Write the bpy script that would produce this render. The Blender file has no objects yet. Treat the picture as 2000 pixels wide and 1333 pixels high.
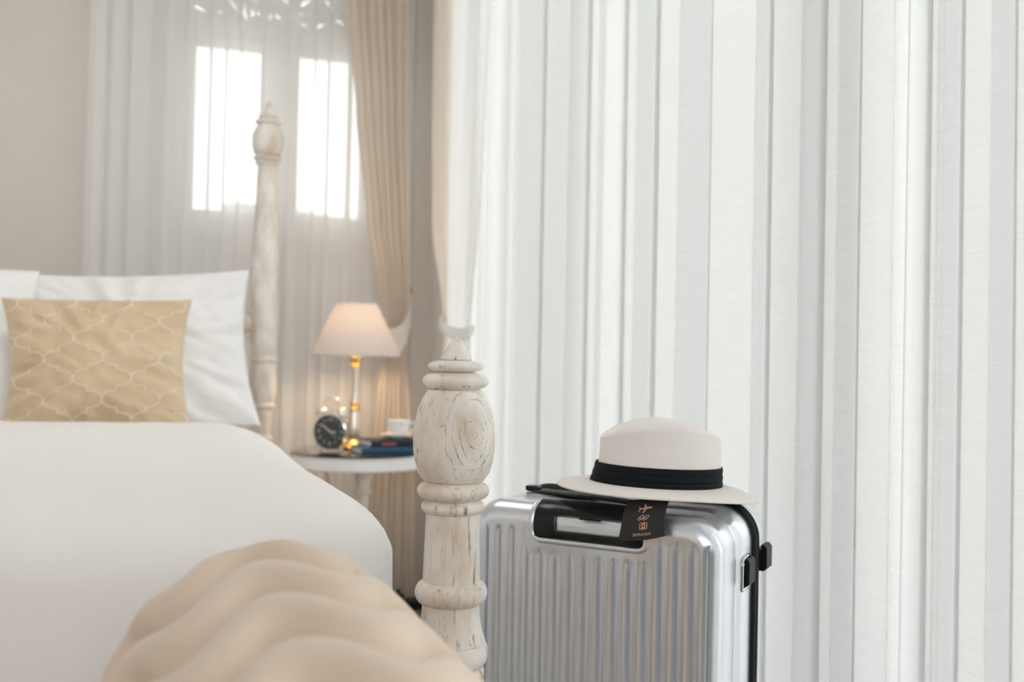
import bpy, bmesh, math, random
from mathutils import Vector, Matrix, noise
from math import sin, cos, pi, sqrt, radians, exp
random.seed(7)
S = bpy.context.scene
C = S.collection

# ---------------------------------------------------------------- camera, sky, lights, exposure
CAM_H, YAW, PITCH, ROLL = 0.93, 19.5, 0.7, 1.2
cd = bpy.data.cameras.new('camera'); cam = bpy.data.objects.new('camera', cd); C.objects.link(cam)
cd.sensor_width = 36; cd.lens = 36; cd.clip_start = 0.05
cam.matrix_world = (Matrix.Translation((0, 0, CAM_H)) @ Matrix.Rotation(radians(-YAW), 4, 'Z')
                    @ Matrix.Rotation(radians(90 + PITCH), 4, 'X') @ Matrix.Rotation(radians(ROLL), 4, 'Z'))
cd.dof.use_dof = True; cd.dof.focus_distance = 1.42; cd.dof.aperture_fstop = 3.5
S.camera = cam
w = bpy.data.worlds.new('sky'); S.world = w; w.use_nodes = True
wb = w.node_tree.nodes['Background']; wb.inputs[0].default_value = (0.99, 0.995, 1.0, 1); wb.inputs[1].default_value = 3.85
vs = S.view_settings; vs.view_transform = 'Standard'; vs.look = 'None'; vs.gamma = 1; vs.use_curve_mapping = False
vs.exposure = 0.0
S.cycles.max_bounces = 14; S.cycles.diffuse_bounces = 8; S.cycles.transmission_bounces = 8
S.cycles.transparent_max_bounces = 40; S.cycles.use_denoising = True

def light(name, kind, loc, energy, color=(1, 1, 1), **kw):
    l = bpy.data.lights.new(name, kind); l.energy = energy; l.color = color
    for k, v in kw.items(): setattr(l, k, v)
    o = bpy.data.objects.new(name, l); C.objects.link(o); o.location = loc
    return o
cl = light('added_ceiling_fill', 'AREA', (-.25, 2.35, 2.60), 9, (1.0, 0.965, 0.92), shape='DISK', size=.80)  # added fill above the frame, brightens bed, pillows and back wall
lb = light('lamp_bulb_light', 'POINT', (0.67, 3.50, 1.005), 3.6, (1.0, 0.72, 0.44), shadow_soft_size=0.034)

# ---------------------------------------------------------------- materials
def mat(name, col, rough=0.6, metal=0.0, var=None, vscale=8, bump=0, bscale=200, sheen=0, coat=0, stretch=(1, 1, 1), spec=0.5, vpos=(.35, .68)):
    m = bpy.data.materials.new(name); m.use_nodes = True
    nt = m.node_tree; b = nt.nodes['Principled BSDF']
    b.inputs['Base Color'].default_value = (*col, 1); b.inputs['Roughness'].default_value = rough
    b.inputs['Metallic'].default_value = metal; b.inputs['Specular IOR Level'].default_value = spec
    if sheen: b.inputs['Sheen Weight'].default_value = sheen
    if coat: b.inputs['Coat Weight'].default_value = coat
    if var or bump:
        tc = nt.nodes.new('ShaderNodeTexCoord'); mp = nt.nodes.new('ShaderNodeMapping')
        mp.inputs['Scale'].default_value = stretch; nt.links.new(tc.outputs['Object'], mp.inputs[0])
    if var:
        n = nt.nodes.new('ShaderNodeTexNoise'); n.inputs['Scale'].default_value = vscale; n.inputs['Detail'].default_value = 5
        r = nt.nodes.new('ShaderNodeValToRGB'); r.color_ramp.elements[0].position = vpos[0]; r.color_ramp.elements[1].position = vpos[1]
        r.color_ramp.elements[0].color = (*var, 1); r.color_ramp.elements[1].color = (*col, 1)
        nt.links.new(mp.outputs[0], n.inputs['Vector']); nt.links.new(n.outputs[0], r.inputs[0]); nt.links.new(r.outputs[0], b.inputs['Base Color'])
    if bump:
        n2 = nt.nodes.new('ShaderNodeTexNoise'); n2.inputs['Scale'].default_value = bscale; n2.inputs['Detail'].default_value = 3
        bp = nt.nodes.new('ShaderNodeBump'); bp.inputs['Strength'].default_value = bump; bp.inputs['Distance'].default_value = .002
        nt.links.new(mp.outputs[0], n2.inputs['Vector']); nt.links.new(n2.outputs[0], bp.inputs['Height']); nt.links.new(bp.outputs[0], b.inputs['Normal'])
    return m

def cloth_mat(name, col, transp, transl, slub=0.0, tcol=None, axis_stretch=(14, 14, 420)):
    """woven cloth: some light passes straight through the weave, some is scattered through, the rest bounces back"""
    m = bpy.data.materials.new(name); m.use_nodes = True; nt = m.node_tree
    for n in list(nt.nodes): nt.nodes.remove(n)
    N = nt.nodes.new; L = nt.links.new
    out = N('ShaderNodeOutputMaterial'); d = N('ShaderNodeBsdfDiffuse'); t = N('ShaderNodeBsdfTranslucent')
    d.inputs[0].default_value = (*col, 1); t.inputs[0].default_value = (*(tcol or col), 1)
    m1 = N('ShaderNodeMixShader'); m1.inputs[0].default_value = transl; L(d.outputs[0], m1.inputs[1]); L(t.outputs[0], m1.inputs[2])
    if transp > 0:
        tr = N('ShaderNodeBsdfTransparent'); m2 = N('ShaderNodeMixShader'); L(m1.outputs[0], m2.inputs[1]); L(tr.outputs[0], m2.inputs[2])
        m2.inputs[0].default_value = transp
        if slub:
            tc = N('ShaderNodeTexCoord'); mp = N('ShaderNodeMapping'); mp.inputs['Scale'].default_value = axis_stretch
            n = N('ShaderNodeTexNoise'); n.inputs['Scale'].default_value = 1; n.inputs['Detail'].default_value = 3
            mr = N('ShaderNodeMapRange'); mr.inputs['From Min'].default_value = .3; mr.inputs['From Max'].default_value = .7
            mr.inputs['To Min'].default_value = transp - slub; mr.inputs['To Max'].default_value = transp + slub
            L(tc.outputs['Object'], mp.inputs[0]); L(mp.outputs[0], n.inputs['Vector']); L(n.outputs[0], mr.inputs[0]); L(mr.outputs[0], m2.inputs[0])
        L(m2.outputs[0], out.inputs[0])
    else: L(m1.outputs[0], out.inputs[0])
    return m

def glass_mat(name):
    m = bpy.data.materials.new(name); m.use_nodes = True; nt = m.node_tree
    for n in list(nt.nodes): nt.nodes.remove(n)
    N = nt.nodes.new; L = nt.links.new
    out = N('ShaderNodeOutputMaterial'); g = N('ShaderNodeBsdfGlossy'); g.inputs['Roughness'].default_value = .02
    t = N('ShaderNodeBsdfTransparent'); t.inputs[0].default_value = (.97, .985, .98, 1)
    fr = N('ShaderNodeFresnel'); fr.inputs[0].default_value = 1.45; mx = N('ShaderNodeMixShader')
    L(fr.outputs[0], mx.inputs[0]); L(t.outputs[0], mx.inputs[1]); L(g.outputs[0], mx.inputs[2]); L(mx.outputs[0], out.inputs[0])
    return m

def distressed_mat(name, knot=None, scr=1.0):
    """whitewashed turned wood: brown worn patches, dark dry-brushed scratches along the grain, ring marks of a knot"""
    m = bpy.data.materials.new(name); m.use_nodes = True; nt = m.node_tree; b = nt.nodes['Principled BSDF']
    N = nt.nodes.new; L = nt.links.new
    b.inputs['Roughness'].default_value = .55
    tc = N('ShaderNodeTexCoord')
    def noi(scale, st, det=5, rough=.6):
        mp = N('ShaderNodeMapping'); mp.inputs['Scale'].default_value = st; L(tc.outputs['Object'], mp.inputs[0])
        n = N('ShaderNodeTexNoise'); n.inputs['Scale'].default_value = scale; n.inputs['Detail'].default_value = det; n.inputs['Roughness'].default_value = rough
        L(mp.outputs[0], n.inputs['Vector']); return n.outputs[0]
    def rng(x, a, c, lo=0, hi=1):
        r = N('ShaderNodeMapRange'); r.inputs[1].default_value = a; r.inputs[2].default_value = c; r.inputs[3].default_value = lo; r.inputs[4].default_value = hi
        L(x, r.inputs[0]); return r.outputs[0]
    def mth(op, x, y):
        n = N('ShaderNodeMath'); n.operation = op
        for i, v in enumerate((x, y)):
            if isinstance(v, (int, float)): n.inputs[i].default_value = v
            else: L(v, n.inputs[i])
        return n.outputs[0]
    def mix(fac, c1, c2):
        n = N('ShaderNodeMix'); n.data_type = 'RGBA'; L(fac, n.inputs[0])
        for i, v in ((6, c1), (7, c2)):
            if isinstance(v, tuple): n.inputs[i].default_value = (*v, 1)
            else: L(v, n.inputs[i])
        return n.outputs[2]
    patch = rng(noi(14, (1, 1, .55)), .41, .68, 0, .85)
    base = mix(patch, (.87, .84, .795), (.60, .48, .35))
    grain = rng(noi(130, (1, 1, .10), 6, .7), .545, .66, 0, 1)
    where = rng(noi(18, (1, 1, .5)), .45, .60)
    scratch = mth('MULTIPLY', mth('MULTIPLY', grain, where), .85 * scr)
    col = mix(scratch, base, (.115, .085, .06))
    blotch = mth('MULTIPLY', rng(noi(60, (1, 1, .8), 6, .7), .66, .71), .75 * scr)
    col = mix(blotch, col, (.09, .07, .055))
    if knot:
        gm = N('ShaderNodeVectorMath'); gm.operation = 'SUBTRACT'; L(tc.outputs['Object'], gm.inputs[0]); gm.inputs[1].default_value = knot
        sc = N('ShaderNodeVectorMath'); sc.operation = 'MULTIPLY'; L(gm.outputs[0], sc.inputs[0]); sc.inputs[1].default_value = (1, 1, .62)
        ln = N('ShaderNodeVectorMath'); ln.operation = 'LENGTH'; L(sc.outputs[0], ln.inputs[0])
        wob = rng(noi(28, (1, 1, 1), 3), .3, .7, -.0035, .0035)
        dist = mth('ADD', ln.outputs['Value'], wob)
        ring = rng(mth('SINE', mth('MULTIPLY', dist, 2 * pi / .0092), 0), .84, .99)
        brk = mth('MULTIPLY', rng(noi(34, (1, 1, 1), 5, .75), .46, .56), rng(noi(260, (1, 1, .6), 4, .7), .36, .56))
        near = rng(ln.outputs['Value'], .036, .05, 1, 0)
        col = mix(mth('MULTIPLY', mth('MULTIPLY', ring, brk), mth('MULTIPLY', near, .85)), col, (.085, .07, .055))
    L(col, b.inputs['Base Color'])
    bp = N('ShaderNodeBump'); bp.inputs['Strength'].default_value = .25; bp.inputs['Distance'].default_value = .001
    L(noi(150, (1, 1, .15)), bp.inputs['Height']); L(bp.outputs[0], b.inputs['Normal'])
    return m

M = {}
M['wall'] = mat('warm_grey_wall_paint', (.76, .72, .67), .85, var=(.73, .69, .64), vscale=3, bump=.15, bscale=90)
M['wall_white'] = mat('white_wall_paint', (.86, .845, .83), .85)
M['panelling'] = mat('dark_wood_panelling', (.16, .145, .13), .5, var=(.12, .108, .098), vscale=5, stretch=(1, 1, .1))
M['ceiling'] = mat('white_ceiling_paint', (.86, .85, .84), .9)
M['floor'] = mat('grey_marble_floor', (.34, .325, .31), .3, var=(.24, .23, .22), vscale=6)
M['white_wood'] = mat('white_painted_wood', (.82, .81, .80), .45, bump=.1, bscale=60)
M['post_wood'] = distressed_mat('whitewashed_wood_with_knot', knot=(.0121, -.0535, .828))
M['head_wood'] = distressed_mat('whitewashed_wood', None, .3)
M['sheer'] = cloth_mat('white_voile', (.865, .865, .86), .35, .80, .02)
M['sheer_back'] = cloth_mat('white_voile_back', (.95, .945, .935), .19, .42, .015)
M['drape'] = cloth_mat('cream_drape_cloth', (.90, .845, .78), 0, .34)
M['lining'] = cloth_mat('white_curtain_lining', (.90, .895, .885), .08, .5)
M['glass'] = glass_mat('window_glass')
M['duvet'] = mat('white_cotton_duvet', (.84, .815, .795), .9, sheen=.1, bump=.12, bscale=500)
M['sheet'] = mat('white_cotton_sheet', (.87, .87, .87), .9, sheen=.1, bump=.1, bscale=500)
M['gold'] = mat('gold_satin', (.66, .52, .345), .42, sheen=.35, var=(.61, .465, .29), vscale=9, bump=.1, bscale=400)
M['gold_thread'] = mat('pale_gold_thread', (.82, .725, .565), .4)
M['bench'] = mat('beige_upholstery', (.66, .53, .41), .9, sheen=.25, bump=.15, bscale=700)
M['bench_button'] = mat('beige_button', (.55, .46, .36), .9)
M['brass'] = mat('polished_brass', (.83, .58, .22), .22, 1)
M['silver'] = mat('chrome', (.82, .82, .82), .15, 1)
M['champagne'] = mat('champagne_metal', (.78, .74, .66), .28, .9)
M['black_glass'] = mat('black_glass_top', (.012, .010, .010), .06, coat=.5)
M['shade'] = cloth_mat('greige_linen_shade', (.66, .60, .57), 0, .075, tcol=(.66, .59, .54))
M['shell'] = mat('silver_polycarbonate', (.76, .785, .83), .28, .90, bump=.03, bscale=300)
M['black_plastic'] = mat('black_plastic', (.006, .008, .008), .22, spec=.3)
M['black_rubber'] = mat('black_rubber', (.006, .008, .008), .5, spec=.2)
M['hat'] = mat('white_woven_straw', (.84, .80, .77), .85, bump=.25, bscale=260, stretch=(1, 1, 5))
M['ribbon'] = mat('black_grosgrain_ribbon', (.006, .009, .0095), .7, bump=.2, bscale=500, spec=.15)
M['leather'] = mat('charcoal_leather', (.030, .0285, .0285), .55, bump=.2, bscale=400, spec=.3)
M['rose_gold'] = mat('rose_gold_foil', (.80, .50, .32), .45, .35)
M['clock_face'] = mat('dark_grey_dial', (.05, .053, .058), .4)
M['clock_print'] = mat('white_dial_print', (.75, .76, .77), .6)
M['navy'] = mat('navy_cover', (.012, .016, .035), .45)
M['blue'] = mat('blue_cover', (.012, .075, .15), .4)
M['pink'] = mat('pink_print', (.55, .12, .17), .5)
M['paper'] = mat('white_paper', (.82, .82, .80), .8)
M['porcelain'] = mat('white_porcelain', (.84, .84, .83), .18, coat=.3)
M['porcelain_print'] = mat('porcelain_with_grey_floral_print', (.84, .84, .83), .2, var=(.42, .40, .39), vscale=95, vpos=(.34, .42))
M['brown_cord'] = mat('brown_cord', (.22, .15, .10), .6)
M['deck'] = mat('weathered_pale_deck', (.72, .71, .69), .7, var=(.62, .61, .59), vscale=6, stretch=(1, 8, 1))
M['rail'] = mat('grey_painted_rail', (.42, .42, .42), .5)
M['hedge'] = mat('grey_green_leaf', (.25, .29, .24), .7, var=(.19, .23, .19), vscale=4)
M['stone'] = mat('pale_garden_wall', (.36, .36, .35), .85, var=(.31, .31, .30), vscale=3)
M['ground'] = mat('pale_gravel', (.55, .54, .52), .9)
M['dark_wood'] = mat('dark_wood', (.08, .05, .035), .5)

# ---------------------------------------------------------------- builders
class MB:
    """collects vertices and faces, then links them as ONE mesh object"""
    def __init__(s): s.v = []; s.f = []; s.m = []; s.cur = 0
    def add(s, v, f):
        o = len(s.v); s.v += [tuple(p) for p in v]; s.f += [tuple(i + o for i in q) for q in f]; s.m += [s.cur] * len(f); return s
    def grid(s, fn, nu, nv, cu=False, cv=False):
        v = [fn(i / (nu if cu else nu - 1), j / (nv if cv else nv - 1)) for j in range(nv) for i in range(nu)]
        f = [(j * nu + i, j * nu + (i + 1) % nu, ((j + 1) % nv) * nu + (i + 1) % nu, ((j + 1) % nv) * nu + i)
             for j in range(nv if cv else nv - 1) for i in range(nu if cu else nu - 1)]
        return s.add(v, f)
    def lathe(s, prof, n=48, ax=1, ay=1, c=(0, 0, 0)):
        v = []; f = []
        for r, z in prof:
            for i in range(n): v.append((c[0] + r * ax * cos(2 * pi * i / n), c[1] + r * ay * sin(2 * pi * i / n), c[2] + z))
        for j in range(len(prof) - 1):
            for i in range(n): f.append((j * n + i, j * n + (i + 1) % n, (j + 1) * n + (i + 1) % n, (j + 1) * n + i))
        f.append(tuple(range(n - 1, -1, -1))); f.append(tuple((len(prof) - 1) * n + i for i in range(n)))
        return s.add(v, f)
    def box(s, c, d, bev=0, rot=None, seg=2):
        bm = bmesh.new(); bmesh.ops.create_cube(bm, size=1)
        bmesh.ops.scale(bm, vec=d, verts=bm.verts)
        if bev: bmesh.ops.bevel(bm, geom=bm.edges[:], offset=bev, segments=seg, affect='EDGES', profile=.5)
        if rot is not None: bmesh.ops.transform(bm, matrix=rot.to_4x4(), verts=bm.verts)
        bmesh.ops.translate(bm, vec=c, verts=bm.verts)
        bm.verts.index_update(); s.add([v.co for v in bm.verts], [[v.index for v in q.verts] for q in bm.faces]); bm.free(); return s
    def tube(s, pts, r, n=8, closed=False, flat=1.0, up=None):
        pts = [Vector(p) for p in pts]; k = len(pts); v = []; prev = None
        for i, p in enumerate(pts):
            t = (pts[(i + 1) % k] - pts[i - 1]) if closed else (pts[min(i + 1, k - 1)] - pts[max(i - 1, 0)])
            t.normalize()
            if up is not None: a = Vector(up)
            elif prev is not None: a = prev
            else: a = Vector((0, 0, 1)) if abs(t.z) < .9 else Vector((1, 0, 0))
            a = (a - t * a.dot(t)).normalized(); b = t.cross(a); prev = a
            rr = r(i / (k - 1)) if callable(r) else r
            for j in range(n): v.append(p + a * rr * flat * cos(2 * pi * j / n) + b * rr * sin(2 * pi * j / n))
        f = [(i * n + j, i * n + (j + 1) % n, ((i + 1) % k) * n + (j + 1) % n, ((i + 1) % k) * n + j) for i in range(k if closed else k - 1) for j in range(n)]
        if not closed: f += [tuple(range(n - 1, -1, -1)), tuple((k - 1) * n + j for j in range(n))]
        return s.add(v, f)
    def ball(s, c, r, n=16, sc=(1, 1, 1)):
        pr = [(max(1e-4, sin(pi * j / n)), -cos(pi * j / n)) for j in range(n + 1)]
        o = len(s.v); s.lathe(pr, n * 2)
        for i in range(o, len(s.v)):
            x, y, z = s.v[i]; s.v[i] = (c[0] + x * r * sc[0], c[1] + y * r * sc[1], c[2] + z * r * sc[2])
        return s
    def prism(s, poly, y0, y1):
        """polygon in (x, z), extruded from y0 to y1"""
        n = len(poly); v = [(x, y0, z) for x, z in poly] + [(x, y1, z) for x, z in poly]
        f = [tuple(range(n)), tuple(range(2 * n - 1, n - 1, -1))] + [(i, i + n, (i + 1) % n + n, (i + 1) % n) for i in range(n)]
        return s.add(v, f)
    def xf(s, mx):
        s.v = [tuple(mx @ Vector(p)) for p in s.v]; return s
    def build(s, name, mats, parent=None, smooth=True, angle=40, loc=None):
        me = bpy.data.meshes.new(name); me.from_pydata(s.v, [], s.f)
        mats = mats if isinstance(mats, (list, tuple)) else [mats]
        for m in mats: me.materials.append(m)
        bm = bmesh.new(); bm.from_mesh(me)
        for fc, mi in zip(bm.faces, s.m): fc.material_index = mi
        bmesh.ops.recalc_face_normals(bm, faces=bm.faces); bm.to_mesh(me); bm.free()
        if smooth: me.shade_smooth() if angle is None else me.set_sharp_from_angle(angle=radians(angle))
        else: me.shade_flat()
        o = bpy.data.objects.new(name, me); C.objects.link(o)
        if parent: o.parent = parent
        if loc: o.location = loc
        return o

def tag(o, label, cat, group=None, kind=None):
    if label: o['label'] = label
    if cat: o['category'] = cat
    if group: o['group'] = group
    if kind: o['kind'] = kind
    return o
def thing(name, label, cat, loc=(0, 0, 0), rz=0, group=None):
    o = bpy.data.objects.new(name, None); C.objects.link(o); o.location = loc; o.rotation_euler = (0, 0, rz); o.empty_display_size = .05
    return tag(o, label, cat, group)
def struct(name, mb, m, parent=None, **k):
    o = mb.build(name, m, parent, **k)
    if not parent: o['kind'] = 'structure'
    return o
def smooth_path(pts, it=3):
    for _ in range(it):
        q = [pts[0]]
        for a, b in zip(pts, pts[1:]):
            q.append(tuple(.75 * x + .25 * y for x, y in zip(a, b))); q.append(tuple(.25 * x + .75 * y for x, y in zip(a, b)))
        q.append(pts[-1]); pts = q
    return pts
def text_mesh(body, size, extrude=.0003):
    cu = bpy.data.curves.new('txt', 'FONT'); cu.body = body; cu.size = size; cu.align_x = 'CENTER'; cu.align_y = 'CENTER'; cu.extrude = extrude; cu.space_character = 1.15
    o = bpy.data.objects.new('txt', cu); C.objects.link(o); dg = bpy.context.evaluated_depsgraph_get(); dg.update()
    me = o.evaluated_get(dg).to_mesh(); v = [tuple(p.co) for p in me.vertices]; f = [tuple(q.vertices) for q in me.polygons]
    o.evaluated_get(dg).to_mesh_clear(); bpy.data.objects.remove(o); bpy.data.curves.remove(cu)
    return v, f
def plate_with_holes(outer, holes, ext):
    cu = bpy.data.curves.new('pl', 'CURVE'); cu.dimensions = '2D'; cu.fill_mode = 'BOTH'; cu.extrude = ext
    for poly in [outer] + holes:
        sp = cu.splines.new('POLY'); sp.points.add(len(poly) - 1)
        for p, q in zip(sp.points, poly): p.co = (q[0], q[1], 0, 1)
        sp.use_cyclic_u = True
    o = bpy.data.objects.new('pl', cu); C.objects.link(o); dg = bpy.context.evaluated_depsgraph_get(); dg.update()
    me = o.evaluated_get(dg).to_mesh(); v = [tuple(p.co) for p in me.vertices]; f = [tuple(q.vertices) for q in me.polygons]
    o.evaluated_get(dg).to_mesh_clear(); bpy.data.objects.remove(o); bpy.data.curves.remove(cu)
    return v, f

# ---------------------------------------------------------------- room shell
WY, WX, CEIL = 3.90, 1.04, 2.72
struct('floor', MB().box((-.7, 1.0, -.05), (3.9, 6.4, .1)), M['floor'], smooth=False)
struct('ceiling', MB().box((-.7, 1.0, CEIL + .05), (3.9, 6.4, .1)), M['ceiling'], smooth=False)
wb_ = MB()
wb_.box((-1.33, WY + .1, CEIL / 2), (2.62, .2, CEIL)); wb_.box((1.12, WY + .1, CEIL / 2), (.32, .2, CEIL)); wb_.box((.47, WY + .1, 2.66), (.98, .2, .12))
struct('wall_back', wb_, M['wall'], smooth=False)
wr = MB(); wr.box((WX + .1, 3.76, CEIL / 2), (.2, .28, CEIL)); wr.box((WX + .1, .86, 2.64), (.2, 5.52, .16)); wr.box((WX + .1, -2.05, CEIL / 2), (.2, .30, CEIL))
struct('wall_right', wr, M['wall_white'], smooth=False)
struct('wall_left', MB().box((-2.64, 1.0, CEIL / 2), (.1, 6.4, CEIL)), M['wall_white'], smooth=False)
wf = MB(); wf.box((-.7, -2.15, .65), (3.9, .1, 1.3)); wf.box((-.7, -2.15, 2.69), (3.9, .1, .06)); wf.box((-2.2, -2.15, 1.98), (.9, .1, 1.36)); wf.box((1.1, -2.15, 1.98), (.3, .1, 1.36))  # unseen wall; high opening added to let sky light reach hat and bedpost
struct('wall_front', wf, M['panelling'], smooth=False)  # dark panelling put here to keep bounce light low
struct('baseboard_back', MB().box((-1.33, WY - .008, .05), (2.6, .016, .10), .004), M['white_wood'])

cld = thing('added_fill_drum', 'white drum housing added for an unseen fill light above the bed', 'lamp', (-.35, 2.35, CEIL))  # unseen drum invented to house the added ceiling fill
MB().lathe([(.40, -.09), (.42, -.088), (.42, -.001), (.001, -.001)][::-1] + [(.40, -.09), (.40, -.01), (.001, -.01)], 64).build('drum', M['white_wood'], cld)

# back window: tall white casement with wooden lower panels and a carved fretwork transom
win = MB()
Y0 = 3.975
for x, wd in ((.015, .07), (.955, .07)): win.box((x, Y0, 1.30), (wd, .09, 2.6), .006)
win.box((.485, Y0, 2.57), (.87, .09, .06), .006); win.box((.485, Y0, 2.125), (.87, .085, .07), .006)
window = struct('window_1', win, M['white_wood'])
window['label'] = 'white wooden window with two casements and a carved fretwork transom behind voile'
def sash(x0, x1, px0, px1):
    b = MB(); z0, z1, p0, p1 = .02, 2.085, 1.44, 2.052
    b.box(((x0 + px0) / 2, Y0, (z0 + z1) / 2), (px0 - x0, .045, z1 - z0), .004); b.box(((px1 + x1) / 2, Y0, (z0 + z1) / 2), (x1 - px1, .045, z1 - z0), .004)
    xm, wd = (px0 + px1) / 2, px1 - px0
    b.box((xm, Y0, (p1 + z1) / 2), (wd, .045, z1 - p1), .002); b.box((xm, Y0, 1.35), (wd, .045, .18), .004); b.box((xm, Y0, .12), (wd, .045, .20), .004)
    s = b.build('sash', M['white_wood'], window)
    MB().box((xm, Y0 + .004, (p0 + p1) / 2), (wd + .01, .006, p1 - p0 + .01)).build('pane', M['glass'], s, smooth=False)
    MB().box((xm, Y0, .74), (wd + .01, .018, 1.06), .005).build('lower_panel', M['white_wood'], s)
    return s
sash(.052, .482, .140, .376)
s2 = sash(.488, .918, .517, .757)
hb = MB(); hb.box((.466, Y0 - .028, 1.80), (.018, .012, .26), .003); hb.tube([(.466, Y0 - .03, 1.30), (.466, Y0 - .06, 1.30), (.466, Y0 - .06, 1.18)], .006, 10)
hb.build('bolt_bar', M['champagne'], s2)
def tear(cx, cy, l, wd, ang, bend=0.0, n=14):
    P = []
    for i in range(n):
        a = 2 * pi * i / n; x = l * .5 * cos(a); y = wd * .5 * sin(a) * (.35 + .65 * (.5 - .5 * cos(a)) * 1.3)
        y += bend * (1 - (2 * x / l) ** 2)
        P.append((cx + x * cos(ang) - y * sin(ang), cy + x * sin(ang) + y * cos(ang)))
    return P
holes = [tear(.150, 2.188, .048, .020, -.45), tear(.192, 2.184, .042, .024, .05), tear(.222, 2.186, .012, .022, 1.5), tear(.258, 2.178, .082, .022, -.05, .010),
         tear(.266, 2.212, .060, .012, -.9, .006), tear(.318, 2.195, .062, .013, 1.75, .010), tear(.340, 2.196, .016, .034, 0), tear(.362, 2.198, .010, .024, 0), tear(.345, 2.164, .034, .011, -.03), tear(.366, 2.162, .022, .010, -.15), tear(.388, 2.160, .017, .010, -.2),
         tear(.405, 2.190, .010, .030, .05), tear(.430, 2.198, .030, .018, 2.3), tear(.448, 2.188, .056, .011, .75), tear(.462, 2.163, .024, .012, 0), tear(.505, 2.206, .066, .020, .6), tear(.510, 2.183, .056, .014, .05, .008), tear(.500, 2.164, .022, .012, -.3), tear(.535, 2.166, .05, .013, -.35, .010)]
for q in range(6):
    for k_ in range(9): holes.append(tear(.10 + .088 * k_ + (.03 if q % 2 else 0), 2.262 + .048 * q, .055, .018, (.7 if (k_ + q) % 2 else -.7), .004))
holes += [tear(.60 + .07 * k_, 2.180 + .02 * (k_ % 2), .046, .016, .5 - k_ % 3, .004) for k_ in range(5)]
kept = []                       # no two holes may touch
for h in holes:
    if all(math.hypot(p[0] - q_[0], p[1] - q_[1]) > .0035 for g_ in kept for p in h for q_ in g_) and all(.05 < p[0] < .915 and 2.154 < p[1] < 2.545 for p in h): kept.append(h)
holes = kept
v, f = plate_with_holes([(.04, 2.15), (.925, 2.15), (.925, 2.55), (.04, 2.55)], holes, .010)
MB().add(v, f).xf(Matrix.Translation((0, Y0, 0)) @ Matrix.Rotation(pi / 2, 4, 'X')).build('fretwork', M['white_wood'], window, smooth=False)

# balcony door: sliding glazed frames in the right wall
dr = MB()
for y, wd in ((3.57, .06), (-1.87, .06)): dr.box((1.16, y, 1.28), (.06, wd, 2.56), .004)
dr.box((1.16, .85, 2.53), (.06, 5.4, .05), .003); dr.box((1.16, .85, .02), (.06, 5.4, .04), .003)
door = struct('door_1', dr, M['white_wood'])
door['label'] = 'white glazed sliding door to the balcony behind the voile'
for i, (a, b) in enumerate(((-1.84, .28), (.24, 1.40), (1.36, 2.50), (2.46, 3.54))):
    x = 1.15 + .02 * (i % 2); b_ = MB()
    for y in (a + .02, b - .02): b_.box((x, y, 1.27), (.03, .04, 2.44), .003)
    for z in (.07, 2.47): b_.box((x, (a + b) / 2, z), (.03, b - a - .08, .06), .003)
    fr = b_.build('sliding_frame', M['white_wood'], door)
    MB().box((x, (a + b) / 2, 1.27), (.006, b - a - .07, 2.35)).build('pane', M['glass'], fr, smooth=False)

# ---------------------------------------------------------------- curtains
def fold_path(bands, s0, s1, d=.009, wav=.007, wl=.24):
    """plan line of a hanging voile as (s, offset): doubles back on itself over each band"""
    P = []; s = s0; ph = 0
    def run(a, b):
        n = max(2, int(abs(b - a) / .02))
        for i in range(n + 1):
            t = a + (b - a) * i / n; P.append((t, wav * sin(2 * pi * t / wl + 1.3 * sin(9 * t))))
    for a, b, *e in bands:
        dd = e[0] if e else d
        run(s, a - .004) if a - .004 > s else None
        P.extend([(a + .15 * (b - a), dd * .6), (b - .1 * (b - a), dd), (b, dd * .75), (b - .12 * (b - a), .1 * dd), (a + .12 * (b - a), -.1 * dd), (a, -.75 * dd), (a + .1 * (b - a), -dd), (b - .15 * (b - a), -.6 * dd)])
        s = b + .004
    run(s, s1)
    return smooth_path(P, 3)
def hang(path, z0, z1, place, rows=14, lean=0.0, sway=.004, seed=0):
    mb = MB(); n = len(path)
    def fn(u, vv):
        i = min(n - 1, int(round(u * (n - 1)))); s, o = path[i]; z = z0 + (z1 - z0) * vv
        sw = sway * noise.noise(Vector((s * 5 + seed, vv * 1.6, seed)))
        return place(s + sw + lean * (vv - .5), o * (1.15 - .25 * vv), z)
    return mb.grid(fn, n, rows)
# right voile: s is the Y of the wall opening, measured along the track
RX = .998
bands = [(.53, .60), (.64, .70), (.73, .80), (.86, .905), (.93, .985), (1.012, 1.074), (1.107, 1.131), (1.189, 1.279), (1.315, 1.362), (1.412, 1.516),
         (1.545, 1.722), (1.822, 1.935), (2.015, 2.085), (2.215, 2.29), (2.40, 2.60), (2.80, 2.90), (3.05, 3.16)]
o = hang(fold_path(bands, .50, 3.46), .012, CEIL - .005, lambda s, o, z: (RX + o, s, z), lean=.012, seed=2).build('sheer_curtain', M['sheer'], angle=None)
tag(o, 'wide white voile curtain hanging across the bright balcony door behind the suitcase', 'curtain', 'white voile curtains')
# back voile over the window
bb = [(-.205, -.165), (-.150, -.105), (-.085, -.020), (.030, .050), (.10, .118), (.178, .190, .01), (.232, .243, .012), (.285, .292, .010), (.357, .372, .012), (.46, .50), (.552, .560, .01), (.60, .615, .012), (.675, .70), (.76, .80)]
o = hang(fold_path(bb, -.222, .93, wl=.11, wav=.005), .012, CEIL - .005, lambda s, o, z: (s, 3.825 + o, z), lean=.006, seed=5).build('sheer_curtain', M['sheer_back'], angle=None)
tag(o, 'white voile curtain over the window between bed and lamp, in front of the grey wall', 'curtain', 'white voile curtains')

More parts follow.
